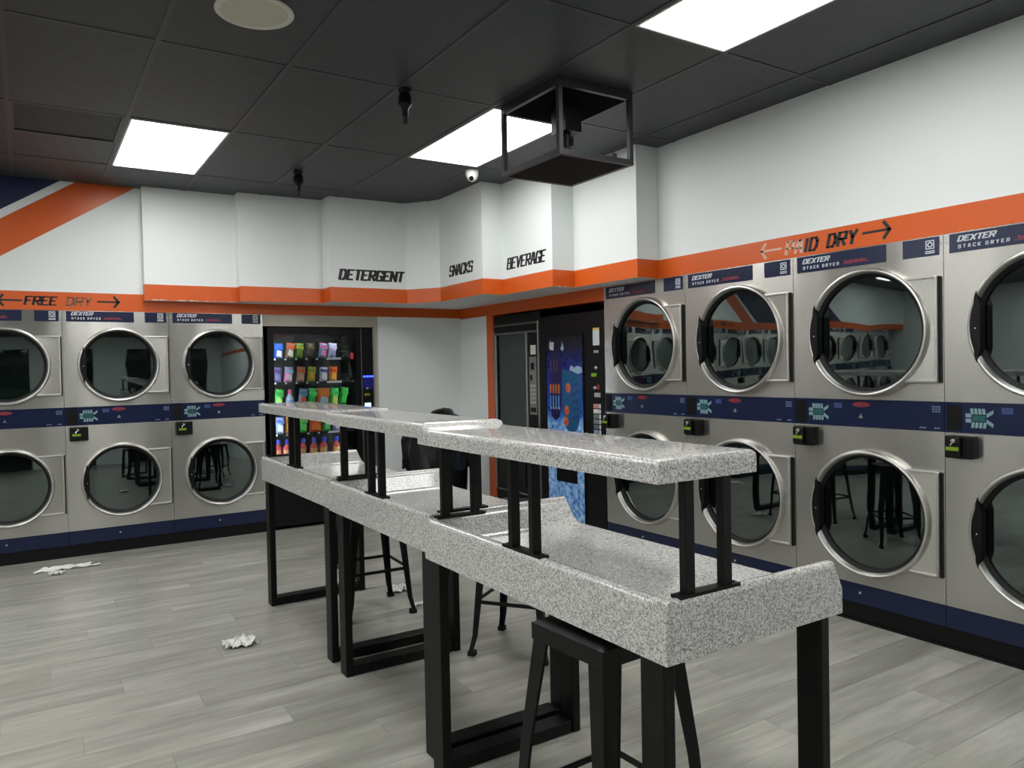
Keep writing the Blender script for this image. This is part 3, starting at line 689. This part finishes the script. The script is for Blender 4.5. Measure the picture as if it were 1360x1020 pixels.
rows = [
 (0, 369, 'blue pouch with white swirl, left end of the top shelf', (40, 92, 205), (225, 225, 240), (52, 120, 225), .02, 'p'),
 (0, 383, 'tan pouch with orange and white print on the top shelf', (150, 110, 90), (232, 225, 215), (225, 90, 50), .18, 'p'),
 (0, 395.5, 'green and yellow pouch on the top shelf', (80, 130, 60), (120, 140, 50), (175, 165, 50), .06, 'p'),
 (0, 410, 'dark brown pouch on the top shelf', (52, 44, 42), (70, 64, 56), (110, 96, 60), .08, 'p'),
 (0, 426.5, 'pink and teal pouch on the top shelf', (90, 140, 165), (225, 120, 170), (205, 90, 140), .2, 'p'),
 (0, 439.5, 'lavender white pouch at the right end of the top shelf', (190, 190, 225), (150, 150, 190), (215, 215, 240), .14, 'p'),
 (1, 366.5, 'purple pouch at the left end of the second shelf', (96, 84, 140), (130, 120, 170), (70, 60, 110), .08, 'p'),
 (1, 380.5, 'pink and light blue pouch on the second shelf', (215, 130, 180), (235, 210, 230), (110, 190, 225), .12, 'p'),
 (1, 396.5, 'brown pouch with red foot on the second shelf', (170, 130, 105), (190, 150, 130), (200, 80, 50), .12, 'p'),
 (1, 411, 'yellow green pouch on the second shelf', (185, 180, 40), (200, 150, 60), (120, 150, 50), .1, 'p'),
 (1, 427.5, 'white and violet pouch on the second shelf', (215, 210, 230), (240, 238, 245), (70, 60, 140), .04, 'p'),
 (1, 440.5, 'orange pouch at the right end of the second shelf', (245, 140, 40), (250, 190, 80), (220, 70, 40), .04, 'p'),
 (2, 366.5, 'green bag at the left end of the third shelf', (70, 185, 90), (170, 215, 120), (50, 150, 60), .2, 'p'),
 (2, 381.5, 'white bottle with pink cap on the third shelf', (190, 205, 235), (130, 170, 225), (230, 90, 150), .1, 'b'),
 (2, 397.5, 'grey blue bag with red print on the third shelf', (120, 140, 170), (225, 80, 40), (90, 130, 165), .18, 'p'),
 (2, 410.5, 'plain green bag in the middle of the third shelf', (60, 200, 90), (50, 175, 80), (90, 225, 120), .12, 'p'),
 (2, 426, 'large orange bag with pale blue emblem on the third shelf', (225, 100, 35), (150, 195, 205), (215, 130, 40), .06, 'p'),
 (2, 441, 'bright green bag with yellow print on the third shelf', (80, 225, 110), (215, 225, 110), (60, 205, 90), .06, 'p'),
 (2, 452.5, 'dark green bag at the right end of the third shelf', (40, 150, 50), (50, 170, 60), (40, 140, 45), .2, 'p'),
 (3, 368, 'pale blue pouch at the left end of the fourth shelf', (150, 180, 220), (225, 230, 240), (90, 110, 190), .06, 'p'),
 (3, 381, 'amber pouch on the fourth shelf beside the pale blue one', (220, 140, 50), (240, 180, 90), (200, 110, 40), .05, 'p'),
 (3, 398.5, 'green rounded bag on the fourth shelf', (50, 190, 80), (110, 215, 110), (150, 205, 110), .05, 'p'),
 (3, 415, 'wide orange red bag on the fourth shelf', (230, 85, 35), (240, 130, 50), (225, 110, 40), .03, 'p'),
 (3, 430, 'small green pouch on the fourth shelf right of the orange bag', (55, 185, 85), (100, 205, 110), (60, 170, 80), .04, 'p'),
 (3, 444, 'lavender pouch at the right end of the fourth shelf', (175, 175, 225), (215, 215, 240), (120, 120, 190), .08, 'p'),
 (4, 364.5, 'red bottle at the left end of the bottom shelf', (190, 60, 70), (200, 140, 90), (50, 70, 220), .12, 'b'),
 (4, 377, 'red bottle with blue cap, second on the bottom shelf', (205, 70, 80), (215, 170, 120), (50, 70, 230), .06, 'b'),
 (4, 396, 'leaning red bottle behind the shelf posts on the bottom shelf', (195, 62, 66), (205, 150, 100), (50, 66, 215), .22, 'b'),
 (4, 412, 'upright red bottle with gold label, fourth on the bottom shelf', (200, 70, 66), (215, 165, 95), (52, 72, 235), .07, 'b'),
 (4, 424, 'leaning red bottle touching the upright one on the bottom shelf', (196, 60, 62), (205, 150, 90), (52, 70, 225), .2, 'b'),
 (4, 442.5, 'brightest red bottle, right end of the bottom shelf', (220, 84, 66), (235, 190, 120), (56, 78, 240), .08, 'b')]
for r, px, lab, c1, c2, c3, ln, kd in rows:
    w_ = .080; ln *= .7; h_ = .135 if r < 2 else .15
    if 'large' in lab or 'wide' in lab: w_ = .125
    if r == 2: h_ = .165
    if kd == 'b': bottle(lab, PX(px), SH[r], .078, .17, c1, c2, c3, ln)
    else: pouch(lab, PX(px), SH[r], w_, h_, c1, c2, c3, ln)

# ------------------------------------------------------------------ snack machine (dark) and beverage machine
# local frame: x to the right along the wall, y=0 front, facing -y; rotated onto the right wall
def vend_snack():
    W = 6.363 - 5.572
    t = thing('vending_machine', 'unlit black snack vending machine with silver edge trims beside orange jamb', 'vending machine', (XB + .012, 6.366, 0), -math.pi / 2)
    Ht = 1.945; z0 = .03
    MB().box(0, .02, .02, .8, z0, Ht).box(W - .02, W, .02, .8, z0, Ht).box(0, W, .78, .8, z0, Ht).box(0, W, .02, .8, Ht - .02, Ht).box(0, W, .02, .8, z0, z0 + .02).box(.575, .585, .03, .5, z0, Ht).box(.02, .58, .45, .46, z0, Ht).build('cabinet', BLACKPL, t)
    d = MB().box(0, W, 0, .03, 1.765, Ht).box(0, W, 0, .03, z0, .69).box(0, .045, 0, .03, .69, 1.765).box(.56, W, 0, .03, .69, 1.765).build('door', BLACKM, t)
    trim = lambda x0, x1, za, zb_, nm: MB().box(x0, x1, -.012, 0, za, zb_).build(nm, SILVER, d)
    trim(.004, .014, .28, 1.80, 'edge_trim'); trim(.028, .048, .69, 1.765, 'edge_trim'); trim(.562, .588, .55, 1.765, 'edge_trim'); trim(W - .038, W - .012, .28, 1.865, 'edge_trim')
    MB().box(.004, W - .04, -.010, 0, 1.845, 1.862).build('top_trim', mat('dark_grey_trim', srgb(84, 84, 82), .4), d)
    MB().box(.03, W - .04, -.010, 0, 1.765, 1.782).build('top_trim', MATS['dark_grey_trim'], d)
    MB().box(.048, .562, .01, .016, .69, 1.765).build('window_glass', DARKGLASS, t)
    MB().box(.01, W - .05, -.016, 0, .645, .672).build('ledge', MATS['dark_grey_trim'], d)
    MB().box(.07, .52, -.008, 0, .34, .62).build('delivery_flap', BLACKPL, d)
    MB().box(.01, W - .05, -.010, 0, .27, .285).build('ledge', MATS['dark_grey_trim'], d)
    cp = MB().box(.615, .725, -.008, 0, 1.02, 1.545).build('control_panel', mat('grey_control_panel', srgb(108, 108, 104), .45), d)
    MB().box(.635, .715, -.007, 0, 1.565, 1.65).build('notice_card', mat('cream_card', srgb(196, 196, 186), .6), d)
    MB().box(.645, .69, -.012, -.008, 1.43, 1.49).build('bill_slot', BLACKPL, cp); MB().box(.63, .66, -.011, -.008, 1.33, 1.38).build('coin_slot', BLACKPL, cp)
    for a in range(3):
        for b in range(5): MB().box(.628 + a * .03, .65 + a * .03, -.012, -.008, 1.12 + b * .037, 1.145 + b * .037).build('key', mat('pale_key', srgb(150, 150, 146), .4), cp)
    MB().box(.63, .71, -.011, -.008, 1.045, 1.085).build('coin_return', BLACKPL, cp)
    wm = mat('pale_coil_wire', srgb(190, 190, 186), .4, .3); tg = MATS['price_tag']
    for z in (1.52, 1.33, 1.14, .95, .76):
        s = MB().box(.03, .57, .07, .44, z - .006, z).build('shelf', BLACKPL, t)
        for q in range(3):
            MB().box(.36 + q * .07, .375 + q * .07, .064, .0705, z - .012, z + .002).build('price_tag', tg, s)
            cm = MB(); R = .03; cx = .37 + q * .07
            pts = [(cx + R * math.cos(a), .085 + a * .008, z + .036 + R * math.sin(a)) for a in [k * math.pi / 5 for k in range(21)]]
            for a, b in zip(pts, pts[1:]): cm.rod(a, b, .0014, 5)
            cm.build('coil', wm, s)
vend_snack()

def m_bev():
    M = mat('beverage_print', srgb(20, 50, 140), .28); nt, b = nodes(M)
    tc = nt.nodes.new('ShaderNodeTexCoord'); sp = nt.nodes.new('ShaderNodeSeparateXYZ'); nt.links.new(tc.outputs['Object'], sp.inputs[0])
    mr = nt.nodes.new('ShaderNodeMapRange'); mr.inputs['From Min'].default_value = 0; mr.inputs['From Max'].default_value = 1.8; nt.links.new(sp.outputs['Z'], mr.inputs['Value'])
    r = ramp(nt, [(.0, srgb(62, 110, 180)), (.52, srgb(90, 140, 205)), (.60, srgb(26, 60, 160)), (.78, srgb(16, 30, 120)), (.90, srgb(8, 12, 34)), (1, srgb(8, 8, 12))])
    nt.links.new(mr.outputs[0], r.inputs[0])
    v = nt.nodes.new('ShaderNodeTexVoronoi'); v.inputs['Scale'].default_value = 26; v.inputs['Randomness'].default_value = 1; nt.links.new(tc.outputs['Object'], v.inputs['Vector'])
    n = nt.nodes.new('ShaderNodeTexNoise'); n.inputs['Scale'].default_value = 30; n.inputs['Detail'].default_value = 5; nt.links.new(tc.outputs['Object'], n.inputs['Vector'])
    ice = ramp(nt, [(.30, srgb(30, 66, 140)), (.45, srgb(96, 144, 205)), (.62, srgb(150, 188, 228)), (.8, srgb(205, 225, 240))]); nt.links.new(n.outputs['Fac'], ice.inputs[0])
    # ice covers the lower part with a ragged edge
    n2 = nt.nodes.new('ShaderNodeTexNoise'); n2.inputs['Scale'].default_value = 5; n2.inputs['Detail'].default_value = 4; nt.links.new(tc.outputs['Object'], n2.inputs['Vector'])
    ma = nt.nodes.new('ShaderNodeMath'); ma.operation = 'MULTIPLY_ADD'; ma.inputs[1].default_value = .5; nt.links.new(n2.outputs['Fac'], ma.inputs[0]); nt.links.new(sp.outputs['Z'], ma.inputs[2])
    lt = nt.nodes.new('ShaderNodeMapRange'); lt.inputs['From Min'].default_value = 1.26; lt.inputs['From Max'].default_value = 1.20; nt.links.new(ma.outputs[0], lt.inputs['Value'])
    mx = nt.nodes.new('ShaderNodeMix'); mx.data_type = 'RGBA'; nt.links.new(lt.outputs[0], mx.inputs[0]); nt.links.new(r.outputs[0], mx.inputs[6]); nt.links.new(ice.outputs[0], mx.inputs[7])
    nt.links.new(mx.outputs[2], b.inputs['Base Color'])
    return M
def vend_bev():
    W = 5.558 - 4.679
    t = thing('vending_machine', 'black beverage vending machine with a blue icy drink picture on its door', 'vending machine', (XB + .008, 5.560, 0), -math.pi / 2)
    Ht = 1.90; z0 = .02
    MB().bevbox(0, W, .02, .8, z0, Ht, .01).build('cabinet', BLACKPL, t)
    d = MB().bevbox(0, W, -.012, .03, .06, Ht - .01, .006).build('door', BLACKPL, t)
    p = MB().box(.10, .612, -.016, -.010, .135, 1.70).build('picture_panel', m_bev(), t)
    for x in (.09, .612): MB().box(x, x + .01, -.02, -.012, .12, 1.72).build('panel_edge', BLACKM, d)
    MB().box(.23, .515, -.022, -.016, .47, .60).build('delivery_port', BLACKPL, t)
    # printed cups
    pr = lambda pts, M, nm, y=-.0175: MB().prism(pts, y, -.016, 'y').build(nm, M, p)
    pr([(.335, 1.08), (.37, .93), (.46, .885), (.53, .93), (.585, 1.10), (.60, 1.37), (.33, 1.43)], mat('print_teal', srgb(12, 76, 118), .3), 'printed_cup')
    for k, (x, z) in enumerate(((.41, 1.27), (.385, 1.08), (.375, .985))):
        pr([(x + .032 * math.cos(a), z + .042 * math.sin(a)) for a in [2 * math.pi * q / 14 for q in range(14)]], mat('print_orange', srgb(176, 98, 36), .3), 'printed_ball', -.0182)
        pr([(x - .005 + .02 * math.cos(a), z - .008 + .022 * math.sin(a)) for a in [2 * math.pi * q / 10 for q in range(10)]], mat('print_red', srgb(190, 50, 50), .3), 'printed_ball', -.0188)
    for k in range(5): pr([(.46, 1.0 + k * .065), (.56, 1.02 + k * .07), (.56, 1.045 + k * .07), (.46, 1.03 + k * .065)], mat('print_deep_blue', srgb(16, 44, 120), .3), 'printed_stroke', -.0182)
    pr([(.43, 1.42), (.45, 1.46), (.50, 1.44), (.54, 1.455), (.60, 1.44), (.605, 1.40), (.55, 1.385), (.50, 1.40)], mat('print_foam', srgb(136, 158, 182), .4), 'printed_foam')
    pr([(.14, 1.14), (.16, 1.03), (.22, .985), (.28, 1.02), (.315, 1.12), (.32, 1.52), (.25, 1.60), (.17, 1.55)], mat('print_violet', srgb(26, 22, 70), .3), 'printed_cup')
    for k in range(4):
        x = .145 + k * .04
        pr([(x, 1.22), (x + .018, 1.22), (x + .026, 1.29), (x + .014, 1.305), (x + .002, 1.29)], MATS['print_orange'], 'printed_stroke', -.0182)
        pr([(x, 1.11), (x + .012, 1.105), (x + .016, 1.20), (x + .004, 1.20)], mat('print_sky', srgb(90, 150, 215), .3), 'printed_stroke', -.0182)
        pr([(x + .002, 1.085), (x + .022, 1.085), (x + .022, 1.105), (x + .002, 1.105)], MATS['print_foam'], 'printed_stroke', -.0182)
    for k in range(3): pr([(.16 + k * .045, 1.40), (.168 + k * .045, 1.40), (.174 + k * .045, 1.50), (.162 + k * .045, 1.52)], mat('print_brown', srgb(96, 74, 62), .4), 'printed_stroke', -.0182)
    pr([(.15, 1.60), (.205, 1.59), (.215, 1.66), (.19, 1.665), (.18, 1.655), (.165, 1.675), (.15, 1.66)], PRINTW, 'printed_highlight')
    pr([(.31, 1.60), (.33, 1.58), (.36, 1.60), (.34, 1.66)], MATS['print_foam'], 'printed_highlight')
    # selection column
    MB().box(.748, .828, -.0145, -.012, 1.615, 1.755).build('notice_sticker', PRINTW, d); MB().box(.748, .828, -.015, -.012, 1.735, 1.755).build('sticker_band', mat('gold_band', srgb(200, 170, 80), .5), d)
    MB().box(.757, .815, -.0145, -.012, 1.555, 1.575).build('small_print', mat('grey_print', srgb(150, 150, 148), .5), d)
    MB().lathe([(0, -.02), (.014, -.018), (.017, -.012)], 14, 'y', (.775, 0, 1.435)).build('coin_knob', CHROME, d, True)
    MB().box(.72, .785, -.0145, -.012, 1.365, 1.392).build('label', LIME, d)
    MB().lathe([(0, -.02), (.014, -.018), (.017, -.012)], 14, 'y', (.76, 0, 1.275)).build('coin_slot', CHROME, d, True)
    MB().box(.79, .82, -.0145, -.012, 1.26, 1.30).build('bill_slot', mat('red_slot', srgb(130, 40, 40), .5), d)
    MB().box(.755, .83, -.0145, -.012, 1.20, 1.235).build('coin_return', mat('grey_print', (0, 0, 0, 1)), d)
    for k, c in enumerate(((185, 130, 120), (200, 196, 190), (96, 112, 110), (110, 120, 120), (90, 96, 98), (120, 140, 160))):
        z = 1.145 - k * .042
        b = MB().box(.745, .808, -.018, -.012, z - .033, z).build('selection_button', mat('button_%d' % k, srgb(*c), .4), d)
        MB().box(.815, .832, -.0165, -.012, z - .033, z).build('price_tag', MATS['price_tag'], b)
vend_bev()

# ------------------------------------------------------------------ trash can with bag
def trash():
    t = thing('trash_can', 'black trash can with liner bag in the corner behind the tables', 'trash can', (3.15, 6.22, 0))
    MB().lathe([(0, 0), (.235, 0), (.245, .01), (.285, .80), (.30, .81), (.30, .84), (.275, .84), (.225, .03), (0, .03)], 32).build('can', BLACKPL, t, True)
    bagm = mat('black_bag_film', srgb(17, 18, 18), .22)
    mb = MB(); seg = 56; prof = [(.262, .70), (.27, .80), (.292, .855), (.312, .85), (.318, .80), (.322, .70), (.326, .62), (.322, .55)]
    v = []
    for k in range(seg):
        a = 2 * math.pi * k / seg
        for q, (r, z) in enumerate(prof):
            n = noise.noise(Vector((math.cos(a) * 5, math.sin(a) * 5, z * 6)))
            n += .6 * noise.noise(Vector((math.cos(a) * 14, math.sin(a) * 14, z * 14))); rr = r + n * .03 * (q / 7 + .2); zz = z + (noise.noise(Vector((math.cos(a) * 3, math.sin(a) * 3, 9))) * .06 if q == 7 else n * .012)
            v.append((rr * math.cos(a), rr * math.sin(a), zz))
    n = len(prof)
    mb.add(v, [(k * n + i, ((k + 1) % seg) * n + i, ((k + 1) % seg) * n + i + 1, k * n + i + 1) for k in range(seg) for i in range(n - 1)]).build('liner', bagm, t, True)
    bm = bmesh.new(); bmesh.ops.create_icosphere(bm, subdivisions=4, radius=1)
    for vv in bm.verts:
        c = vv.co; d = 1 + .25 * noise.noise(c * 2.1) + .16 * noise.noise(c * 5.3) + .05 * noise.noise(c * 11)
        hump = .085 * math.exp(-((c.x - .35) ** 2 + (c.y) ** 2) * 3) * max(0, c.z) 
        vv.co = Vector((c.x * .27 * d, c.y * .24 * d, .875 + c.z * .14 * d + hump * 1.1))
    bm.verts.index_update(); b2 = MB().add([v.co[:] for v in bm.verts], [tuple(v.index for v in f.verts) for f in bm.faces]); bm.free()
    b2.build('stuffed_bag', bagm, t, True)
trash()

# ------------------------------------------------------------------ ceiling fixtures
def cage():
    x0, x1, y0, y1, z0, z1 = 2.425, 2.945, 3.285, 3.865, 2.585, ZC + .002
    t = thing('hanging_cage', 'black open metal cage bracket hanging from the ceiling', 'bracket', (x0, y0, z0))
    w_, h_, e = x1 - x0, y1 - y0, .026; hh = z1 - z0
    cm = mat('dark_grey_metal', srgb(34, 37, 39), .42)
    for a, b in ((0, 0), (w_ - e, 0), (0, h_ - e), (w_ - e, h_ - e)): MB().box(a, a + e, b, b + e, 0, hh).build('post', cm, t)
    for z in (0, hh - .05):
        for b in (0, h_ - e): MB().box(e, w_ - e, b, b + e, z, z + (.03 if z == 0 else .05)).build('cross_bar', cm, t)
        for a in (0, w_ - e): MB().box(a, a + e, e, h_ - e, z, z + (.03 if z == 0 else .05)).build('cross_bar', cm, t)
    MB().box(e, w_ - e, e, h_ - e, .002, .012).build('bottom_plate', mat('matte_dark_plate', srgb(12, 13, 13), .8, spec=.15), t)
    for s in (.10, w_ - .13): MB().box(s, s + .03, e, h_ - e, .03, .06).build('support_rail', cm, t)
    MB().box(e, w_ - e, e, h_ - e, hh - .05, hh - .035).build('painted_opening', mat('opening_dark', srgb(3, 3, 3), .95, spec=.05), t)  # near-black sheet painting in the darkness of the ceiling opening above the cage
    MB().box(w_ * .40, w_ * .62, h_ * .38, h_ * .62, hh - .20, hh - .05).build('mount_box', BLACKPL, t)
    MB().rod((w_ * .51, h_ * .5, .012), (w_ * .51, h_ * .5, hh - .2), .024, 14).build('mount_pole', BLACKPL, t, True)
cage()
def sprinkler(x, y, label):
    t = thing('ceiling_sprinkler', label, 'sprinkler', (x, y, ZC), group='black ceiling sprinklers')
    MB().lathe([(0, .002), (.036, .002), (.036, -.008), (.03, -.022), (.024, -.022)], 20).build('escutcheon', BLACKM, t, True)
    MB().lathe([(0, -.02), (.024, -.022), (.036, -.04), (.038, -.085), (.024, -.10), (.018, -.12), (.018, -.145), (.010, -.15), (0, -.15)], 16).build('body', BLACKM, t, True)
    MB().box(-.004, .004, -.02, .02, -.185, -.15).build('frame_arm', BLACKM, t)
    MB().lathe([(0, -.185), (.016, -.185), (.016, -.19), (0, -.19)], 12).build('deflector', BLACKM, t, True)
sprinkler(1.81, 3.88, 'black painted ceiling sprinkler nearest the hanging cage')
sprinkler(1.82, 5.87, 'black painted ceiling sprinkler farther back, above the bulkhead edge')
def speaker():
    t = thing('ceiling_speaker', 'round cream ceiling speaker cut off by the top picture edge', 'speaker', (.872, 3.36, ZC))
    MB().lathe([(.138, .002), (.162, .002), (.164, -.004), (.158, -.009), (.14, -.009), (.136, -.004)], 48, close=True).build('rim', mat('white_speaker_rim', srgb(200, 198, 188), .5), t, True)
    MB().lathe([(0, -.006), (.139, -.005), (.139, .002)], 48).build('grille', SPKW, t, True)
speaker()
def dome():
    t = thing('security_camera', 'small white dome security camera on the ceiling', 'camera', (2.985, 5.20, ZC))
    MB().lathe([(0, .002), (.045, .002), (.05, -.01), (.05, -.035), (.046, -.05), (.034, -.075), (.015, -.088), (0, -.09)], 28).build('housing', CAMW, t, True)
    bm = bmesh.new(); bmesh.ops.create_icosphere(bm, subdivisions=3, radius=.036)
    for v in bm.verts: v.co += Vector((-.014, -.024, -.06))
    bm.verts.index_update(); MB().add([v.co[:] for v in bm.verts], [tuple(v.index for v in f.verts) for f in bm.faces]).build('eyeball', CAMW, t, True); bm.free()
    d = Vector((-.55, -.66, -.5)).normalized(); c = Vector((-.014, -.024, -.06))
    MB().rod(c + d * .02, c + d * .039, .019, 18).build('lens', LENS, t, True)
dome()
x0, y0 = GX, GY + 2 * GDY
v = thing('ceiling_panel', 'dark unlit square panel in the ceiling left of the lit one', 'ceiling panel', (x0, y0, ZC))
fr = MB()
for a, b, c, d in ((.013, GDX - .013, .013, .028), (.013, GDX - .013, GDY / 2 - .028, GDY / 2 - .013), (.013, .028, .028, GDY / 2 - .028), (GDX - .028, GDX - .013, .028, GDY / 2 - .028)): fr.box(a, b, c, d, -.002, .02)
fr.build('frame', GRID, v)
MB().box(.028, GDX - .028, .028, GDY / 2 - .028, .006, .02).build('diffuser', mat('dark_smoked_panel', srgb(40, 43, 40), .6), v)

# ------------------------------------------------------------------ paper scraps on the floor
def scrap(label, x, y, sx, sy, sz, seed):
    bm = bmesh.new(); bmesh.ops.create_grid(bm, x_segments=16, y_segments=12, size=1)
    for vv in bm.verts:
        c = vv.co.copy(); r = 1 + .35 * noise.noise(Vector((c.x * 1.3 + seed, c.y * 1.3, seed)))
        z = abs(noise.noise(Vector((c.x * 2.2 + seed, c.y * 2.2, 3.1)))) + .4 * abs(noise.noise(Vector((c.x * 5, c.y * 5 + seed, 1))))
        vv.co = Vector((c.x * sx * r, c.y * sy * r, .001 + z * sz))
    bm.verts.index_update(); mb = MB().add([v.co[:] for v in bm.verts], [tuple(v.index for v in f.verts) for f in bm.faces]); bm.free()
    o = mb.build('paper_scrap', TISSUE, loc=(x, y, 0)); md = o.modifiers.new('thickness', 'SOLIDIFY'); md.thickness = .0015
    tag(o, label, 'paper', 'paper scraps on the floor')
scrap('flat white paper scrap on the floor in front of the left dryers', .21, 6.66, .19, .05, .035, 1.3)
scrap('small curled white scrap just before the flat one by the left dryers', .15, 6.50, .05, .035, .05, 7.7)
scrap('crumpled white tissue alone on the open floor left of the tables', .925, 4.20, .085, .06, .07, 3.9)
scrap('crumpled white paper under the far stool legs', 2.03, 4.62, .07, .06, .06, 5.2)
scrap('thin white scrap on the floor beside the far stool foot', 2.02, 4.26, .06, .02, .03, 9.4)
